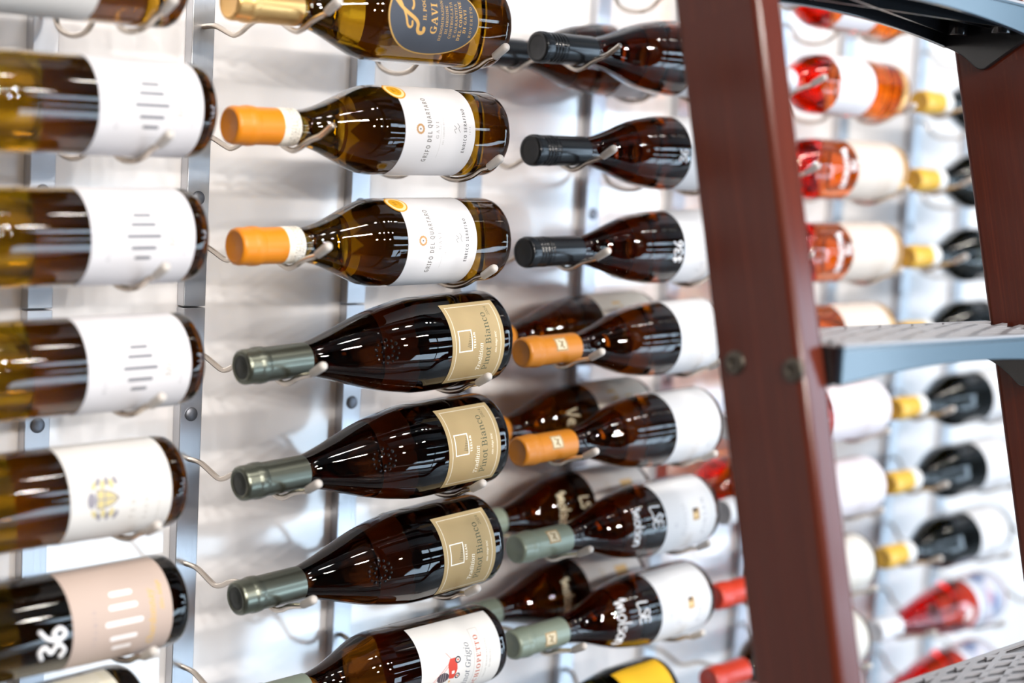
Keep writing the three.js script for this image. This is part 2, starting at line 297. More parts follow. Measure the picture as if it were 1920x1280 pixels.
function buildBottle(s) {                                            // s: see KIND
  const P = profileOf(s.shape, s.R, s.L), key = `${s.shape}:${P.R}:${P.L}`, t = new THREE.Group();
  mesh('glass_body', cached('g' + key, () => new THREE.LatheGeometry(P.pts, 96)), s.glass, t);
  const cl = s.capLen ?? 0.066;
  if (s.screw) {
    const c = mesh('screw_cap', cached('s' + key + cl, () => screwGeo(P, cl)), s.cap, t);
    mesh('knurled_grip', cached('k' + key, () => knurlGeo(P)), s.cap, c);
  } else {
    const c = mesh('capsule', cached('c' + key + cl, () => capsuleGeo(P, cl)), s.cap, t);
    if (s.seal) mesh('embossed_seal', cached('e' + key, () => lathe([[P.nr - 0.0040, P.L - 0.0013], [P.nr - 0.0042, P.L - 0.0008], [0.0062, P.L - 0.0009], [0.0056, P.L - 0.0004], [0.0036, P.L - 0.0005], [0.00001, P.L - 0.0003]], 28)), s.seal, c);
    if (s.capBadge) mesh('capsule_badge', patch({ pts: [], R: P.nr + 0.0009 }, P.L - 0.052, P.L - 0.036, 0.95, s.capBadgePhi ?? 0.25, 0.00025, 12, 1), s.capBadge, c);
  }
  if (s.band) mesh('paper_band', lathe([[P.nr + 0.0003, P.L - cl - 0.0002], [P.nr + 0.0013, P.L - cl], [P.nr + 0.0013, P.L - cl + s.band[0]], [P.nr + 0.0003, P.L - cl + s.band[0] + 0.0002]]), s.band[1], t);
  for (const l of s.labels) {
    const g = l.oval ? oval(P, (l.y0 + l.y1) / 2, (l.y1 - l.y0) / 2, l.w, (l.phi ?? 0) * D2R, l.off) : patch(P, l.y0, l.y1, l.deg * D2R, (l.phi ?? 0) * D2R, l.off);
    const m = mesh(l.name ?? 'front_label', g, l.mat, t); if (l.label) m.userData.label = l.label;
  }
  if (s.back !== null) { const b = s.back ?? { y0: 0.008, y1: 0.124, deg: 140 }; mesh('back_label', patch(P, b.y0, b.y1, b.deg * D2R, Math.PI, 0.0003, 24, 2), b.mat ?? M.paper, t); }
  for (const w of s.write ?? []) mesh('marker_writing', writing(P, w.text, w.y, w.phi * D2R, w.size, w.dir ?? 1, w.thick), w.mat ?? M.ink, t);
  if (s.emboss) {
    const out = [], r0 = radiusAt(P, 0.148) - 0.0002;
    for (let i = 0; i < 22; i++) { const q = i < 14 ? 0.0105 : 0.0055, a = i < 14 ? i / 14 : (i - 14) / 8, yy = 0.148 + q * Math.sin(a * 6.283), r = radiusAt(P, yy), th = q * Math.cos(a * 6.283) / r; out.push(new THREE.SphereGeometry(i % 3 ? 0.0013 : 0.0019, 10, 8).scale(1, 1, 0.7).rotateY(th).translate((r - 0.0002) * Math.sin(th), yy, (r - 0.0002) * Math.cos(th))); }
    mesh('embossed_crest', merge(out), s.glass, t);
  }
  return { t, P };
}

// ---- label artwork (print only), drawn upright: neck at the top
const tex = (wmm, hmm, draw, k = 8) => std({ map: canvasTex(Math.round(wmm * k), Math.round(hmm * k), (x, w, h) => { x.scale(k, k); draw(x, wmm, hmm); }), roughness: 0.72 });
const fill = (x, w, h, c) => { x.fillStyle = c; x.fillRect(0, 0, w, h); };
function line(x, s, cx, y, size, color, font = 'serif', o = {}) {
  x.save(); x.translate(cx, y); if (o.slant) x.transform(1, 0, -o.slant, 1, 0, 0); if (o.rot) x.rotate(o.rot); x.scale(o.sx ?? 1, 1);
  x.fillStyle = color; x.font = `${o.bold ? 'bold ' : ''}${size}px ${font}`; x.textAlign = o.align ?? 'center'; x.textBaseline = 'alphabetic';
  if (o.track) { const cs = [...s], ws = cs.map((c) => x.measureText(c).width + o.track), tot = ws.reduce((a, b) => a + b, 0); let p = -tot / 2; x.textAlign = 'left'; cs.forEach((c, i) => { x.fillText(c, p, 0); p += ws[i]; }); }
  else x.fillText(s, 0, 0);
  x.restore();
}
const rule = (x, x0, y0, x1, y1, c, w) => { x.strokeStyle = c; x.lineWidth = w; x.beginPath(); x.moveTo(x0, y0); x.lineTo(x1, y1); x.stroke(); };
function crest(x, cx, cy, s, c1, c2) {
  x.fillStyle = c2; x.beginPath(); x.moveTo(cx - 0.5 * s, cy - 0.55 * s); x.lineTo(cx + 0.5 * s, cy - 0.55 * s); x.quadraticCurveTo(cx + 0.5 * s, cy + 0.3 * s, cx, cy + 0.7 * s); x.quadraticCurveTo(cx - 0.5 * s, cy + 0.3 * s, cx - 0.5 * s, cy - 0.55 * s); x.fill();
  x.strokeStyle = c1; x.lineWidth = 0.09 * s; x.stroke();
  for (const d of [-1, 1]) for (let i = 0; i < 6; i++) { x.beginPath(); x.ellipse(cx + d * (0.75 + 0.16 * (i % 2)) * s, cy + (i / 5 - 0.55) * 1.2 * s, 0.26 * s, 0.13 * s, d * (0.6 - i * 0.2), 0, 7); x.fillStyle = i % 2 ? c1 : c2; x.fill(); }
  x.fillStyle = c1; x.beginPath(); x.ellipse(cx, cy - 0.85 * s, 0.42 * s, 0.24 * s, 0, 0, 7); x.fill();
  rule(x, cx - 0.5 * s, cy - 0.1 * s, cx + 0.45 * s, cy - 0.1 * s, c1, 0.08 * s); rule(x, cx, cy - 0.5 * s, cx, cy + 0.6 * s, c1, 0.08 * s);
}
const A = {
  gavi: tex(114, 81, (x, w, h) => {
    fill(x, w, h, '#dcd9da');
    x.strokeStyle = '#b98a55'; x.lineWidth = 0.8; for (let i = 0; i < 13; i++) { const a = i / 13 * 6.28 + 0.4; x.beginPath(); x.ellipse(w / 2 + 3.6 * Math.cos(a), 17 + 3.6 * Math.sin(a), 1.2, 0.45, a + 1.2, 0, 7); x.stroke(); } x.fillStyle = '#555'; x.beginPath(); x.arc(w / 2, 17, 0.8, 0, 7); x.fill();
    line(x, 'GRIFO DEL QUARTARO', w / 2, 30.5, 6.8, '#6f6a66', 'sans-serif', { bold: 1, sx: 0.70, track: 0.9 });
    line(x, 'GAVI', w / 2, 38.5, 4.6, '#89837e', 'serif', { track: 1.3 });
    rule(x, w / 2 - 26, 40.5, w / 2 + 26, 40.5, '#b7b2ad', 0.25); line(x, 'DEL COMUNE DI GAVI', w / 2, 44.6, 2.3, '#aaa5a0', 'sans-serif', { track: 0.25 });
    x.strokeStyle = '#77736f'; x.lineWidth = 0.5; x.beginPath(); x.moveTo(w / 2 - 3, 58); x.bezierCurveTo(w / 2 + 4, 52, w / 2 - 2, 64, w / 2 + 4, 56); x.moveTo(w / 2 - 2, 63); x.bezierCurveTo(w / 2 + 5, 58, w / 2, 66, w / 2 + 6, 60); x.stroke();
    line(x, 'ENRICO SERAFINO', w / 2, 70.5, 5.0, '#4a4747', 'sans-serif', { bold: 1, sx: 0.74, track: 0.8 });
    line(x, '1878', w / 2, 75.5, 2.3, '#8c8885', 'sans-serif', { track: 0.8 });
  }),
  medal: tex(24, 24, (x, w, h) => {
    fill(x, w, h, '#e09a18'); x.fillStyle = '#f3d9a0'; x.beginPath(); x.arc(12, 12, 10.6, 0, 7); x.fill(); x.fillStyle = '#e2a40f'; x.beginPath(); x.arc(12, 12, 7.8, 0, 7); x.fill();
    line(x, '91', 12, 12.4, 6, '#a9720c', 'sans-serif', { bold: 1 }); line(x, 'PUNTI', 12, 16.4, 3, '#a9720c', 'sans-serif');
  }, 10),
  pinot: tex(83, 64, (x, w, h) => {
    fill(x, w, h, '#a58d62');
    const g = x.createLinearGradient(0, 0, w, h * 0.6); g.addColorStop(0, '#a28a60'); g.addColorStop(0.6, '#a79168'); g.addColorStop(1, '#aa966f'); x.fillStyle = g; x.fillRect(0, 0, w, h);
    x.strokeStyle = '#ece6d8'; x.lineWidth = 0.8; x.strokeRect(4.5, 4.5, w - 9, h - 9); x.strokeStyle = '#8d7a58'; x.lineWidth = 0.22; x.strokeRect(4.5, 4.5, w - 9, h - 9);
    const bx = w / 2 - 7, by = 8.5; x.strokeStyle = '#f3efe4'; x.lineWidth = 1.1; x.strokeRect(bx, by, 19, 15.5);
    x.fillStyle = '#a08c66'; x.beginPath(); x.moveTo(bx + 1, by + 15); x.lineTo(bx + 4, by + 9); x.lineTo(bx + 7, by + 11); x.lineTo(bx + 18, by + 14.8); x.closePath(); x.fill();
    for (let i = 0; i < 9; i++) rule(x, bx + 3 + i * 1.7, by + 14.5, bx + 4.5 + i * 1.4, by + 9.8 + i * 0.45, '#54482f', 0.4);
    line(x, 'TERLAN', bx + 9.5, by + 20, 3.4, '#f1ece0', 'sans-serif', { bold: 1, track: 0.5 });
    line(x, 'Tradition', w / 2 - 15, 37, 6.2, '#f0ebdd', 'serif', { slant: 0.28 });
    line(x, 'Pinot Bianco', w / 2 - 0.5, 47, 9.6, '#3f4736', 'serif');
    line(x, '2024', w - 12, 53, 4.6, '#54533c', 'serif');
    line(x, 'Alto Adige DOC', w / 2 - 2, 54, 2.8, '#f0ebdd', 'serif', { slant: 0.2 });
  }),
  plum: tex(71, 104, (x, w, h) => {
    fill(x, w, h, '#c39a52'); x.fillStyle = '#454a55'; x.beginPath(); x.ellipse(w / 2, h / 2, w / 2 - 1.5, h / 2 - 1.5, 0, 0, 7); x.fill();
    const c = '#d3a45c';
    x.strokeStyle = c; x.lineCap = 'round'; x.lineWidth = 3.4; x.beginPath(); x.moveTo(26, 40); x.bezierCurveTo(20, 42, 20, 32, 27, 33); x.bezierCurveTo(36, 34, 36, 16, 50, 9); x.stroke();
    x.lineWidth = 2.2; x.beginPath(); x.moveTo(31, 26); x.bezierCurveTo(24, 28, 25, 21, 31, 20); x.bezierCurveTo(40, 18, 62, 4, 58, 20); x.bezierCurveTo(56, 29, 46, 30, 42, 26); x.stroke();
    line(x, 'IL POGGIO', 48, 41.5, 5.2, c, 'serif', { bold: 1, track: 0.2 });
    line(x, 'GAVI', w / 2, 55, 10, c, 'serif', { bold: 1, track: 0.4 });
    ['DENOMINAZIONE', 'DI ORIGINE', 'CONTROLLATA', 'E GARANTITA'].forEach((s, i) => line(x, s, w / 2, 61.5 + i * 5.4, 4.1, c, 'serif', { track: 0.25 }));
    ['DEL COMUNE', 'DI GAVI'].forEach((s, i) => line(x, s, w / 2, 83.6 + i * 5.2, 4.6, c, 'serif', { bold: 1, track: 0.4 })); line(x, 'ROVERETO', w / 2, 95.4, 4.0, c, 'serif', { track: 0.9 });
  }, 9),
  tractor: tex(110, 101, (x, w, h) => {
    fill(x, w, h, '#dbd8d5');
    const c = '#c8402f'; x.save(); x.translate(w / 2 - 30, 2); x.scale(0.7, 0.7);
    rule(x, 27, 18, 50, 43, c, 0.6); rule(x, 25, 20, 47, 45, c, 0.6); for (let i = 0; i < 12; i++) rule(x, 25.8 + i * 1.9, 20 + i * 2.1, 28 + i * 1.9, 18.4 + i * 2.1, c, 0.3);
    x.fillStyle = '#4a4048'; x.beginPath(); x.ellipse(31, 36, 8, 10.5, 0, 0, 7); x.fill(); for (const dy of [-4, 0, 4]) rule(x, 23.6, 36 + dy, 38.4, 36 + dy, '#c9bdb4', 0.5);
    x.fillStyle = c; x.beginPath(); x.moveTo(27, 47); x.lineTo(50, 44); x.lineTo(58, 48); x.lineTo(58, 60); x.lineTo(40, 61); x.lineTo(26, 56); x.closePath(); x.fill();
    x.fillStyle = '#dbd8d5'; x.fillRect(34, 51, 5, 5);
    for (const [px, r] of [[54, 5.2], [29, 4.6]]) { x.fillStyle = '#3c3a44'; x.beginPath(); x.arc(px, 62, r, 0, 7); x.fill(); x.fillStyle = '#d9cfc6'; x.beginPath(); x.arc(px, 62, r * 0.62, 0, 7); x.fill(); x.fillStyle = '#c8402f'; x.beginPath(); x.arc(px, 62, r * 0.3, 0, 7); x.fill(); }
    x.fillStyle = '#d9962a'; x.beginPath(); x.ellipse(22, 49, 2, 1.4, 0.4, 0, 7); x.fill();
    rule(x, 58, 50, 68, 42, c, 0.6);
    x.restore();
    line(x, 'Pinot Grigio', w / 2 - 4, 61, 9.4, '#565b66', 'serif', { slant: 0.3 });
    x.strokeStyle = '#b9b0a8'; x.lineWidth = 0.4; x.strokeRect(w / 2 - 38, 66.5, 74, 11);
    line(x, 'SCHIOPETTO', w / 2 - 1, 74.8, 7.6, '#b5502f', 'serif', { bold: 1, track: 1.1 });
    line(x, 'COLLIO DENOMINAZIONE', w / 2, 83, 2.8, '#8c847d', 'serif', { track: 0.5 }); line(x, 'DI ORIGINE', w / 2, 87.6, 2.8, '#8c847d', 'serif', { track: 0.5 });
  }),
  bars: tex(118, 89, (x, w, h) => {
    fill(x, w, h, '#d6d4d8');
    [[-17, 14], [-9, 22], [0, 30], [9, 22], [16.5, 16]].forEach(([d, l]) => { x.fillStyle = '#77787f'; x.beginPath(); x.roundRect(w / 2 + d - 1.5, 44 - l / 2, 3, l, 1.4); x.fill(); });
    line(x, 'ALTO ADIGE', w / 2, 16, 4.2, '#8d8b8f', 'serif', { track: 1.4 }); line(x, 'Merano', w / 2 + 6, 71, 8.4, '#a39d90', 'serif', { slant: 0.3 }); line(x, 'PINOT GRIGIO', w / 2, 81, 3, '#98969a', 'sans-serif', { track: 0.9 });
  }),
  crestWhite: tex(118, 87, (x, w, h) => {
    fill(x, w, h, '#d6d4d2'); crest(x, w / 2, 30, 15, '#8d8a94', '#c9bb86');
    line(x, 'TENUTA', w / 2, 55, 5.4, '#a29d98', 'serif', { track: 3 }); line(x, 'SAUVIGNON', w / 2 + 2, 66, 5, '#a8a39d', 'serif', { track: 2 }); line(x, 'ISONZO DEL FRIULI', w / 2, 77, 3.4, '#b2ada7', 'serif', { track: 1 });
  }),
  beige: tex(118, 87, (x, w, h) => {
    fill(x, w, h, '#b9a69c');
    [[-22, 17], [-12.5, 24], [0, 33], [12.5, 25], [23, 20]].forEach(([d, l]) => { x.fillStyle = '#f2ecec'; x.beginPath(); x.roundRect(w / 2 + d - 2, 44 - l / 2, 4, l, 1.9); x.fill(); });
    line(x, 'TRAMIN', w / 2, 20, 4, '#9a9097', 'serif', { track: 2.4 }); line(x, 'Chardonnay', w / 2 - 2, 72, 8, '#d6aa3c', 'serif', { slant: 0.25 }); line(x, 'Alto Adige', w / 2 + 16, 79, 5, '#d6aa3c', 'serif', { slant: 0.25 });
  }),
  crestCream: tex(118, 76, (x, w, h) => { fill(x, w, h, '#d2cec0'); crest(x, w / 2, 34, 13, '#7c6433', '#c0a052'); line(x, 'FRIULANO', w / 2 + 30, 62, 4.6, '#5f8266', 'serif', { track: 1 }); rule(x, 0, 68, w, 68, '#d0c9b0', 1); }),
  plain: tex(118, 70, (x, w, h) => { fill(x, w, h, '#dad8da'); line(x, 'La Crema', w / 2, 36, 13, '#c3c1c4', 'serif', { slant: 0.3 }); line(x, 'PINOT GRIS', w / 2, 54, 4, '#cbc9cb', 'serif', { track: 1 }); }),
  faint: tex(118, 74, (x, w, h) => { fill(x, w, h, '#dad9db'); line(x, 'PINSAN', w / 2, 62, 9, '#b9b8bd', 'sans-serif', { track: 1.5 }); line(x, 'Bianco', w / 2 + 4, 42, 13, '#cfc6b8', 'serif', { slant: 0.3 }); line(x, 'Friuli', w / 2, 17, 6, '#bdbbc0', 'serif', { slant: 0.2 }); }),
  picture: tex(118, 80, (x, w, h) => {
    fill(x, w, h, '#dad9db'); x.fillStyle = '#b08d5c'; x.fillRect(w / 2 + 1, 42, 13, 10.5); x.fillStyle = '#4d433c'; x.fillRect(w / 2 + 10, 43, 4, 6.5); x.fillStyle = '#d7bb8b'; x.beginPath(); x.arc(w / 2 + 6, 47, 3, 0, 7); x.fill();
    line(x, 'PINSAN', w / 2 + 4, 64.5, 9.5, '#a4a3aa', 'sans-serif', { track: 1.5 }); line(x, 'Bianco', w / 2 + 2, 33, 11, '#c2c0c4', 'serif', { slant: 0.3 }); line(x, 'M', w / 2, 16, 6, '#b4b2ba', 'serif');
  }),
  goldText: tex(118, 84, (x, w, h) => { fill(x, w, h, '#cfcac1'); line(x, 'FRIULI', w / 2 + 8, 34, 15, '#d5ab52', 'sans-serif', { bold: 1, track: 1 }); line(x, 'COLLI', w / 2 + 8, 56, 11, '#d8b469', 'sans-serif', { bold: 1, track: 1 }); }),
  tanPatch: tex(118, 84, (x, w, h) => { fill(x, w, h, '#cac7c6'); x.fillStyle = '#cfae7c'; x.fillRect(w / 2 + 4, 44, 26, 18); line(x, 'COLLIO', w / 2 + 10, 28, 10, '#c2b49d', 'serif', { track: 1 }); }),
  cream: tex(112, 96, (x, w, h) => { fill(x, w, h, '#d2c8bf'); line(x, 'ROSATO', w / 2, 52, 8, '#cfc0b4', 'serif', { track: 1.5 }); line(x, 'Toscana', w / 2, 70, 6, '#d2c6ba', 'serif', { slant: 0.2 }); }),
  blank: tex(112, 74, (x, w, h) => { fill(x, w, h, '#dddce2'); line(x, 'ROSE', w / 2, 40, 8, '#dcdae0', 'serif', { track: 2 }); }, 5),
  tall: tex(112, 120, (x, w, h) => { fill(x, w, h, '#dad5dc'); rule(x, 0, 60, w, 60, '#e2dce6', 1.4); line(x, 'CHIARETTO', w / 2, 50, 8, '#dbd4de', 'serif', { track: 1.4 }); }, 5),
  ivory: tex(112, 70, (x, w, h) => { fill(x, w, h, '#d9d6d0'); line(x, 'ROSSO', w / 2, 38, 8, '#d5cfc4', 'serif', { track: 1.4 }); }, 5),
  small: tex(112, 70, (x, w, h) => { fill(x, w, h, '#dcdbde'); line(x, 'BRUT', w / 2 + 4, 28, 8, '#a08c78', 'serif', { track: 1 }); x.fillStyle = '#8a6a58'; x.beginPath(); x.arc(w / 2 - 6, 46, 3.2, 0, 7); x.fill(); line(x, 'Metodo Classico', w / 2, 58, 4, '#b9b2ac', 'serif'); }, 6),
  print: tex(112, 72, (x, w, h) => { fill(x, w, h, '#b3b7c6'); for (let i = 0; i < 7; i++) { x.fillStyle = ['#7483a6', '#b295a6', '#c9c7d2'][i % 3]; x.beginPath(); x.ellipse(12 + i * 15, 34 + (i % 2) * 14, 9, 15, 0.5 * i, 0, 7); x.fill(); } rule(x, 0, 6, w, 6, '#eef0f5', 5); }, 6),
  yellow: tex(112, 100, (x, w, h) => { fill(x, w, h, '#e9b51a'); rule(x, 0, 5, w, 5, '#d79f12', 1.4); rule(x, 0, 95, w, 95, '#d79f12', 1.4); line(x, 'BIANCO', w / 2, 46, 12, '#cf9a14', 'serif', { track: 1.5 }); line(x, 'Sicilia', w / 2, 66, 8, '#d5a11a', 'serif', { slant: 0.2 }); }),
  badge: tex(14, 14, (x, w, h) => { fill(x, w, h, '#c9bda2'); x.strokeStyle = '#8f6a35'; x.lineWidth = 1; x.strokeRect(0.8, 0.8, 12.4, 12.4); x.strokeStyle = '#7d6847'; x.lineWidth = 1.3; x.beginPath(); x.moveTo(3, 10); x.bezierCurveTo(5, 4, 7, 12, 11, 4); x.moveTo(4, 5); x.lineTo(10, 9.5); x.stroke(); }, 8),
  docg: tex(96, 16, (x, w, h) => { fill(x, w, h, '#e9e2d6'); for (let i = 0; i < 6; i++) { line(x, 'AAQ 0' + (31 + i * 7), 8 + i * 16, 10, 4, '#9a948c', 'sans-serif'); x.strokeStyle = '#c6bba6'; x.lineWidth = 0.5; x.strokeRect(i * 16 + 0.6, 1, 14.6, 13.4); } }),
};
const L3 = (mat, y0, y1, deg, phi = 0, x = {}) => ({ mat, y0, y1, deg, phi, ...x });
// kinds of bottle: shape, glass, cap, labels
const KIND = {
  barsWhite: { shape: 'straight', glass: G.olive, cap: M.capBlack, labels: [L3(A.bars, 0.016, 0.105, 178, 2)] },
  crestWhite: { shape: 'straight', glass: G.olive, cap: M.gold, labels: [L3(A.crestWhite, 0.018, 0.105, 178, 2)] },
  beige: { shape: 'straight', glass: G.oliveDark, cap: M.gold, labels: [L3(A.beige, 0.0185, 0.105, 178, 2)], write: [{ text: '36', y: 0.122, phi: -6, size: 0.022, thick: 0.0019 }] },
  crestCream: { shape: 'burgundy-20', R: 0.0445, glass: G.oliveDark, cap: M.gold, labels: [L3(A.crestCream, 0.022, 0.098, 178, 2)] },
  topLeft: { shape: 'straight-16', glass: G.olive, cap: M.capBlack, labels: [L3(A.crestWhite, 0.077, 0.164, 178, 2)] },
  oval: { shape: 'burgundy', R: 0.0396, glass: G.olive, cap: M.gold, labels: [{ mat: A.plum, y0: 0.045, y1: 0.149, w: 0.0355, phi: -2, oval: 1 }], back: { y0: 0.008, y1: 0.12, deg: 90 } },
  gavi: { shape: 'burgundy', glass: G.olive, cap: M.orange, capLen: 0.062, band: [0.0165, A.docg], labels: [L3(A.gavi, 0.048, 0.130, 164, 3), { name: 'medal_sticker', mat: A.medal, y0: 0.117, y1: 0.139, w: 0.0115, phi: 60, oval: 1, off: 0.0006, label: 'round gold medal sticker' }], back: { y0: 0.008, y1: 0.142, deg: 150 } },
  pinot: { shape: 'fat', glass: G.brown, cap: M.grey_green, seal: M.seal, capLen: 0.066, labels: [L3(A.pinot, 0.016, 0.081, 107, -2)], back: { y0: 0.008, y1: 0.105, deg: 150, mat: M.paperCream }, emboss: true },
  tractor: { shape: 'burgundy', R: 0.0385, L: 0.285, glass: G.amber, cap: M.sage, labels: [L3(A.tractor, 0.0135, 0.114, 148, 0)], back: { y0: 0.008, y1: 0.11, deg: 130 } },
  screw36: { shape: 'slope', R: 0.0392, glass: G.amberRed, cap: M.capBlack, screw: true, capLen: 0.074, labels: [L3(A.plain, 0.014, 0.084, 172, 0)], back: { y0: 0.008, y1: 0.10, deg: 140 } },
  orangeCap: { shape: 'slope', glass: G.amber, cap: M.orangeDeep, capLen: 0.074, capBadge: A.badge, capBadgePhi: 0.5, labels: [L3(A.faint, 0.011, 0.085, 172, 0)], back: { y0: 0.008, y1: 0.10, deg: 140 } },
  sageCap: { shape: 'slope', glass: G.amberRed, cap: M.sage, capLen: 0.072, capBadge: A.badge, labels: [L3(A.picture, 0.0125, 0.095, 172, 0)], back: { y0: 0.008, y1: 0.10, deg: 140 } },
  yellowLabel: { shape: 'slope-30', R: 0.039, glass: G.green, cap: M.capBlack, labels: [L3(A.yellow, 0.012, 0.084, 165, 0)], back: { y0: 0.008, y1: 0.07, deg: 130 } },
  roseWhite: { shape: 'straight-16', R: 0.0355, glass: G.rose, cap: M.white, labels: [L3(A.blank, 0.081, 0.154, 150, 8)], back: null },
  roseCream: { shape: 'straight', R: 0.0365, glass: G.rose, cap: M.white, labels: [L3(A.cream, 0.02, 0.117, 160, 0)], back: null },
  blush: { shape: 'straight', R: 0.0365, glass: G.pink, cap: M.white, labels: [L3(A.tall, 0.004, 0.13, 175, 0)], back: null },
  redCap: { shape: 'straight', R: 0.0365, glass: G.oliveDark, cap: M.red, labels: [L3(A.ivory, 0.012, 0.092, 175, 0)] },
  greenYellow: { shape: 'burgundy', R: 0.037, L: 0.286, glass: G.green, cap: M.yellow, capLen: 0.062, band: [0.016, M.paper], labels: [L3(A.small, 0.015, 0.09, 165, 0)] },
  pinkFlute: { shape: 'flute', glass: G.pink, cap: M.white, capLen: 0.05, labels: [L3(A.print, 0.012, 0.086, 175, 0)], back: null },
};
// place a bottle on its pair of rods: col, row, place of the cap's end along the wall, roll about its own axis
function place(t, P, col, row, back, baseX, roll) {
  const yRoot = ROW0 - row * S, yn = -0.0094 + rodR + P.nr + 0.0022, yb = -0.0262 + rodR + P.R + (P.R > 0.042 ? 0.0018 : 0.0011), tilt = Math.atan((yb - yn) / BASE);
  const xn = (col - 1) * PITCH, y = yRoot + yn + (baseX - xn) * Math.tan(tilt);
  t.position.set(baseX, y, back ? ZB : ZF);
  t.quaternion.setFromAxisAngle(V(0, 0, 1), Math.PI / 2 + tilt).multiply(new THREE.Quaternion().setFromAxisAngle(V(0, 1, 0), roll * D2R));
}
const proto = {};
function bottle(kind, col, row, back, baseX, roll, label, group, over) {
  let t, P = profileOf(KIND[kind].shape, KIND[kind].R, KIND[kind].L);
  if (over || !proto[kind]) { t = buildBottle({ ...KIND[kind], ...over }).t; if (!over) proto[kind] = t; } else t = proto[kind].clone();
  t.name = numbered('wine_bottle'); t.userData = { label, category: 'wine bottle', group };
  scene.add(t); place(t, P, col, row, back, baseX, roll); return t;
}
const C0 = 'white wine bottles in the column furthest to the left', C1 = 'wine bottles in the second column', C2 = 'amber wine bottles in the third column', C2B = 'wine bottles on the inner hooks of the third column', C3 = 'rose and red bottles in the fourth column', C4 = 'bottles in the column between the ladder rails';
// column 0
bottle('topLeft', 0, 0, 0, -0.124, 0, 'olive bottle cut by the top left corner, label ending far from its base', C0);
bottle('barsWhite', 0, 1, 0, -0.0967, 0, 'bottle with grey bars on white label, uppermost of three alike', C0);
bottle('barsWhite', 0, 2, 0, -0.1004, 1, 'bottle with grey bars on white label, middle one of three alike', C0);
bottle('barsWhite', 0, 3, 0, -0.1002, -1, 'bottle with grey bars on white label, lowest of three alike', C0);
bottle('crestWhite', 0, 4, 0, -0.1122, 0, 'bottle with a grey and gold crest on a white label', C0);
bottle('beige', 0, 5, 0, -0.1075, 0, 'bottle with white bars and gold script on a beige label, large marker price', C0);
bottle('crestCream', 0, 6, 0, -0.140, 0, 'bottle in the bottom left corner with a gold crest on a cream label', C0);
// column 1
bottle('oval', 1, 0, 0, 0.2155, 0, 'bottle with a dark grey oval label lettered in gold and a gold capsule', C1);
bottle('gavi', 1, 1, 0, 0.2203, 0, 'orange-capped bottle with medal sticker on white label, upper of two', C1);
bottle('gavi', 1, 2, 0, 0.2295, 2, 'orange-capped bottle with medal sticker on white label, lower of two', C1);
bottle('pinot', 1, 3, 0, 0.2345, 6, 'dark bottle with beige label and grey-green capsule, uppermost of three', C1);
bottle('pinot', 1, 4, 0, 0.2370, 10, 'dark bottle with beige label and grey-green capsule, middle of three', C1);
bottle('pinot', 1, 5, 0, 0.2375, 6, 'dark bottle with beige label and grey-green capsule, lowest of three', C1);
bottle('tractor', 1, 6, 0, 0.255, -1, 'bottle at the lower edge with a red tractor on its white label', C1);
// column 2, front
bottle('screw36', 2, 0, 0, 0.5675, 0, 'brown bottle with black screw cap, uppermost of three, no marker price', C2);
bottle('screw36', 2, 1, 0, 0.5655, 0, 'brown black-capped bottle with two marker digits by its label, middle of three', C2, { write: [{ text: '36', y: 0.0965, phi: -3, size: 0.0125, thick: 0.0008 }] });
bottle('screw36', 2, 2, 0, 0.5645, 0, 'brown black-capped bottle with a dollar price in marker, lowest of three', C2, { write: [{ text: '$36', y: 0.0945, phi: -3, size: 0.0135, thick: 0.0008 }] });
bottle('orangeCap', 2, 3, 0, 0.5685, 0, 'front bottle with ochre capsule and faint white label, upper of two', C2);
bottle('orangeCap', 2, 4, 0, 0.5706, 0, 'front bottle with ochre capsule and faint white label, lower of two', C2);
const molson = (y, k, f) => [{ text: 'Molson', y: y, phi: f, size: 0.0135 * k, dir: -1, thick: 0.0009 }, { text: 'LSE', y: y - 0.025, phi: f + 12, size: 0.015, dir: -1, thick: 0.0009 }];
bottle('sageCap', 2, 5, 0, 0.5745, 0, 'front bottle with sage capsule, small picture on label and marker words, upper of two', C2, { write: molson(0.133, 1, 8), capBadgePhi: 0.65 });
bottle('sageCap', 2, 6, 0, 0.5765, 0, 'front bottle with sage capsule, small picture on label and marker words, lower of two', C2, { write: molson(0.145, 1.3, 4), capBadgePhi: 0.1 });
bottle('yellowLabel', 2, 7, 0, 0.528, 0, 'dark bottle with a plain yellow label at the lower edge', C2);
// column 2, back
bottle('screw36', 2, 0, 1, 0.562, 0, 'brown black-capped bottle behind the uppermost one of its column', C2B);
const tan = [L3(A.tanPatch, 0.011, 0.1, 172, 0)];
bottle('orangeCap', 2, 3, 1, 0.566, 0, 'back bottle with ochre capsule and gold lettering, without marker script', C2B, { labels: [L3(A.goldText, 0.011, 0.097, 172, 6)] });
bottle('orangeCap', 2, 4, 1, 0.566, 0, 'back bottle with gold lettering on label and a short pale marker script', C2B, { labels: [L3(A.goldText, 0.011, 0.097, 172, 6)], write: [{ text: 'Ve', y: 0.135, phi: 18, size: 0.017, dir: -1, thick: 0.0011, mat: M.inkCream }] });
bottle('sageCap', 2, 5, 1, 0.570, 0, 'back bottle with sage capsule and cream marker words, upper of two', C2B, { labels: tan, write: [{ text: 'Molson', y: 0.142, phi: 12, size: 0.014, dir: -1, thick: 0.001, mat: M.inkCream }, { text: 'LS', y: 0.115, phi: 20, size: 0.013, dir: -1, thick: 0.001, mat: M.inkCream }] });
bottle('sageCap', 2, 6, 1, 0.570, 0, 'back bottle with sage capsule and cream marker words, lower of two', C2B, { labels: tan, write: [{ text: 'Molson', y: 0.13, phi: 14, size: 0.0135, dir: -1, thick: 0.001, mat: M.inkCream }] });
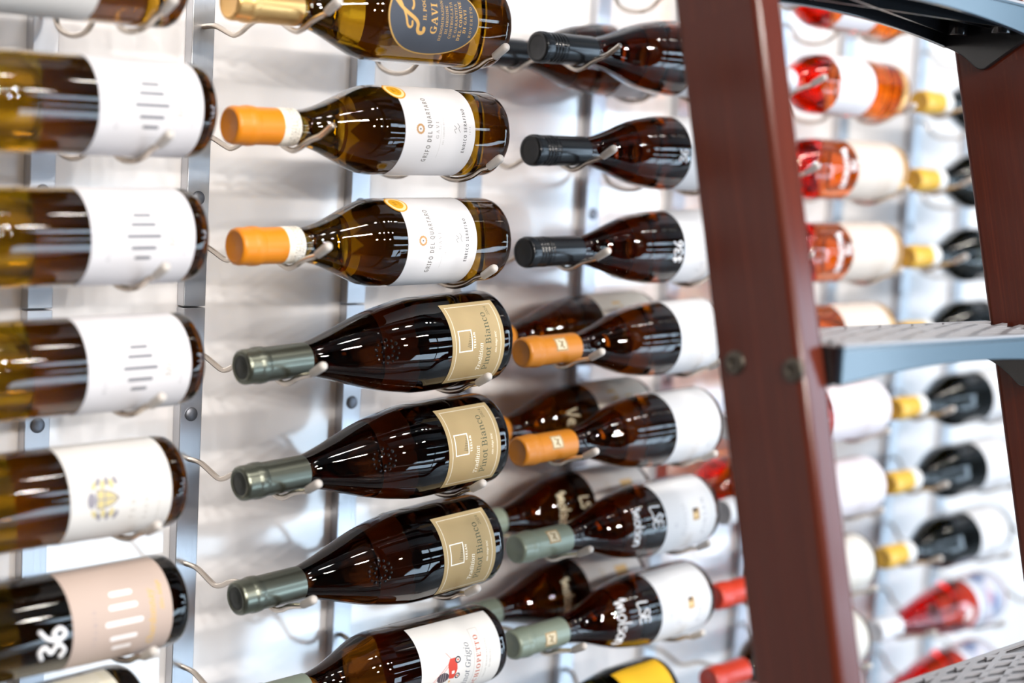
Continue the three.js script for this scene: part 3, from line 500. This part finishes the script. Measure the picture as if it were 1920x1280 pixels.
// column 3
const scribble = [{ text: 'Molson', y: 0.14, phi: 4, size: 0.016, dir: -1, thick: 0.0012 }, { text: 'S6', y: 0.126, phi: 8, size: 0.013, dir: -1, thick: 0.0011 }];
bottle('roseWhite', 3, -1, 0, 0.905, 0, 'orange rose bottle half hidden under the upper black tread', C3);
bottle('roseWhite', 3, 0, 0, 0.903, 0, 'orange rose bottle with a plain white mid-body label, below the upper tread', C3);
bottle('roseCream', 3, 1, 0, 0.9144, 0, 'orange-red rose bottle with cream label, uppermost of three alike', C3, { write: scribble });
bottle('roseCream', 3, 2, 0, 0.9163, 0, 'orange-red rose bottle with cream label, middle of three alike', C3, { write: scribble });
bottle('roseCream', 3, 3, 0, 0.9150, 0, 'orange-red rose bottle with cream label just above the middle tread', C3);
bottle('blush', 3, 4, 0, 0.9143, 0, 'pink bottle with tall white label, just under the middle tread', C3);
bottle('blush', 3, 5, 0, 0.9162, 0, 'pink bottle with tall white label, second under the middle tread', C3);
bottle('redCap', 3, 6, 0, 0.9118, 0, 'dark bottle with red capsule and ivory label, upper of two', C3);
bottle('redCap', 3, 7, 0, 0.9118, 0, 'dark bottle with red capsule and ivory label, lower of two', C3);
bottle('roseCream', 3, 5, 1, 0.917, 0, 'rose bottle on the inner hooks, an orange glint beside the ladder', C3);
// column 4
const POS4 = ['topmost in its column', 'second in its column', 'third in its column', 'just above the middle tread', 'just below the middle tread', 'second below the middle tread', 'third below the middle tread'];
for (let r = 0; r <= 6; r++) bottle('greenYellow', 4, r, 0, 1.262 - (r > 3 ? 0.002 : 0), r * 3 - 8, `dark green bottle with yellow capsule between the ladder rails, ${POS4[r]}`, C4);
bottle('pinkFlute', 4, 7, 0, 1.262, 0, 'pink bottle with white cap and printed pale label, upper of two', C4, { write: [{ text: '36', y: 0.112, phi: 0, size: 0.018, thick: 0.0018 }] });
bottle('pinkFlute', 4, 8, 0, 1.258, 0, 'pink bottle with white cap and printed pale label, just above the lowest tread', C4);

// ---------------------------------------------------------------- the ladder
{
  const TH = 13.36 * D2R, T = Math.tan(TH), lad = thing('library_ladder', 'dark brown wooden ladder with black treads leaning on the bottle wall', 'ladder');
  const zBack = (y) => 0.53 - (y - 0.0245) * T, DEP = 0.0775, y0 = ROOM.y0, y1 = 1.3;
  lad.position.set(0.3315, y0, zBack(y0) + DEP / 2);
  const O = lad.position, put = (m) => { m.position.sub(O); return m; };
  for (const [xa, name] of [[0.115, 'first'], [0.517, 'second']]) {
    const len = (y1 - y0) / Math.cos(TH), g = new RoundedBoxGeometry(0.031, len, DEP * Math.cos(TH), 4, 0.006);
    const p = g.attributes.position, uv = g.attributes.uv, n = g.attributes.normal;
    for (let k = 0; k < p.count; k++) uv.setXY(k, (Math.abs(n.getX(k)) > 0.5 ? p.getZ(k) : p.getX(k)) / 0.11 + xa * 3, p.getY(k) / 0.6);
    const ym = (y0 + y1) / 2, st = mesh('stile', g, M.wood, lad);
    st.position.set(xa + 0.0155, ym, zBack(ym) + DEP / 2); st.rotation.x = -TH; put(st);
    const bolt = lathe([[0.0088, -0.001], [0.0088, 0.0012], [0.0075, 0.0028], [0.0046, 0.0034], [0.0038, 0.0030], [0.0038, 0.0006], [0.00001, 0.0006]], 24).rotateZ(xa < 0.3 ? Math.PI / 2 : -Math.PI / 2);
    for (let k = -6; k <= 4; k++) for (const dz of [0.019, 0.0705]) {
      const y = 0.026 + 0.283 * k - 0.018 + (dz > 0.05 ? 0.0008 : 0), b = mesh('stile_bolt', bolt, M.boltDark ??= std({ color: lin(0.10, 0.085, 0.07), metalness: 0.8, roughness: 0.42 }), st);
      const w = V(xa < 0.3 ? xa : xa + 0.031, y, zBack(y) + dz).sub(V(xa + 0.0155, ym, zBack(ym) + DEP / 2)).applyAxisAngle(V(1, 0, 0), TH);
      b.position.copy(w); b.rotation.x = TH;
    }
    const foot = mesh('rubber_foot', new RoundedBoxGeometry(0.035, 0.03, 0.082, 2, 0.004), M.black, lad); foot.position.set(xa + 0.0155, y0 + 0.015, zBack(y0) + DEP / 2); put(foot);
  }
  // one tread: a moulded black step with lips, end flanges, ribs below and a raised grip above
  const xa = 0.1465, xb = 0.5165, mid = (xa + xb) / 2, half = (xb - xa) / 2, dep = 0.095;
  const lip = (d0, d1, th) => {
    const s = new THREE.Shape(); s.moveTo(-half, 0); for (let i = 0; i <= 24; i++) { const q = i / 12 - 1; s.lineTo(q * half, -d0 - d1 * q * q); } s.lineTo(half, 0);
    return new THREE.ExtrudeGeometry(s, { depth: th - 0.002, bevelEnabled: true, bevelSize: 0.001, bevelThickness: 0.001, bevelSegments: 2, bevelOffset: -0.001 }).translate(0, 0, 0.001);
  };
  const front = lip(0.0170, 0.0105, 0.006).translate(0, 0, dep - 0.006), rear = lip(0.0205, 0.0115, 0.006);
  const fl = new THREE.Shape(); fl.moveTo(0.001, -0.001); fl.lineTo(0.001, -0.031); fl.quadraticCurveTo(0.02, -0.036, 0.036, -0.05); fl.quadraticCurveTo(0.043, -0.056, 0.05, -0.051); fl.lineTo(dep - 0.012, -0.029); fl.lineTo(dep - 0.001, -0.0265); fl.lineTo(dep - 0.001, -0.001);
  const flangeG = new THREE.ExtrudeGeometry(fl, { depth: 0.004, bevelEnabled: true, bevelSize: 0.001, bevelThickness: 0.001, bevelSegments: 2, bevelOffset: -0.001 }).rotateY(-Math.PI / 2).translate(0.005, 0, 0);
  const plate = new RoundedBoxGeometry(half * 2, 0.004, dep, 2, 0.0012).translate(0, -0.0026, dep / 2);
  const bar = (x0, z0, x1, z1, h, w, y) => { const l = Math.hypot(x1 - x0, z1 - z0); return new THREE.BoxGeometry(l, h, w).rotateY(-Math.atan2(z1 - z0, x1 - x0)).translate((x0 + x1) / 2, y, (z0 + z1) / 2); };
  const ribs = merge([bar(-half + 0.01, 0.008, half - 0.01, dep - 0.008, 0.016, 0.0022, -0.0122), bar(-half + 0.01, dep - 0.008, half - 0.01, 0.008, 0.016, 0.0022, -0.0122), bar(-half + 0.006, dep * 0.5, half - 0.006, dep * 0.5, 0.012, 0.002, -0.0102)]);
  const boss = lathe([[0.0035, -0.019], [0.0085, -0.019], [0.0088, -0.0045], [0.0035, -0.0045], [0.0035, -0.019]], 20);
  const grip = (() => {                                              // two families of raised bars that cross in slim lozenges
    const out = [], zA = 0.006, zB = dep - 0.009, n = 5;
    for (let i = -6; i < 15; i++) for (const s of [-1, 1]) {
      const c = -half + i * 0.05;
      for (let k = 0; k < n; k++) {
        const z0 = zA + (zB - zA) * k / n, z1 = zA + (zB - zA) * (k + 1) / n, f = (z) => c + s * (z - dep / 2) * 2.8 + 0.012 * s * Math.sin(Math.PI * (z - zA) / (zB - zA));
        const a = f(z0), b = f(z1); if (Math.min(a, b) < -half + 0.004 || Math.max(a, b) > half - 0.004) continue;
        out.push(bar(a, z0, b, z1, 0.0026, 0.0044, 0.0006));
      }
    }
    out.push(box(-half + 0.001, half - 0.001, -0.0008, 0.0019, 0.0005, 0.0055), box(-half + 0.001, half - 0.001, -0.0008, 0.0019, dep - 0.0085, dep - 0.0005));
    return merge(out);
  })();
  const treadMat = phys({ color: lin(0.016, 0.016, 0.018), roughness: 0.22, clearcoat: 0.3, clearcoatRoughness: 0.12 });
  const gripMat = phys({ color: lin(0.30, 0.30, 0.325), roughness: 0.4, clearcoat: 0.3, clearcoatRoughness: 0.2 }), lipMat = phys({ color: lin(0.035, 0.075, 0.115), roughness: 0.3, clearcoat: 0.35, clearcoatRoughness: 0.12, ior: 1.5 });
  for (let k = -6; k <= 4; k++) {
    const y = 0.026 + 0.283 * k, t = mesh('tread', plate, treadMat, lad); t.position.set(mid, y, 0.623 - dep - 0.283 * k * T); put(t);
    mesh('front_lip', front, lipMat, t); mesh('rear_lip', rear, treadMat, t);
    const a = mesh('end_flange', flangeG, treadMat, t); a.position.x = -half; const b = mesh('end_flange', flangeG, treadMat, t); b.position.x = half - 0.005;
    mesh('cross_ribs', ribs, treadMat, t); for (const s of [-1, 1]) for (const z of [0.026, dep - 0.026]) mesh('bolt_boss', boss, treadMat, t).position.set(s * (half - 0.02), -0.004, z); mesh('grip_pattern', grip, gripMat, t);
  }
  const rl = thing('ladder_rail', 'steel tube rail carrying the top of the ladder', 'ladder rail');
  mesh('rail_tube', new THREE.CylinderGeometry(0.012, 0.012, 5, 20).rotateZ(Math.PI / 2).translate(1, 1.22, zBack(1.22) - 0.0165), M.steel, rl);
  for (const x of [-1.2, 0.0, 1.2, 2.4]) mesh('wall_bracket', new THREE.CylinderGeometry(0.008, 0.008, zBack(1.22) - 0.02, 12).rotateX(Math.PI / 2).translate(x, 1.22, (zBack(1.22) - 0.02) / 2), M.steel, rl);
}
renderer.render(scene, camera);
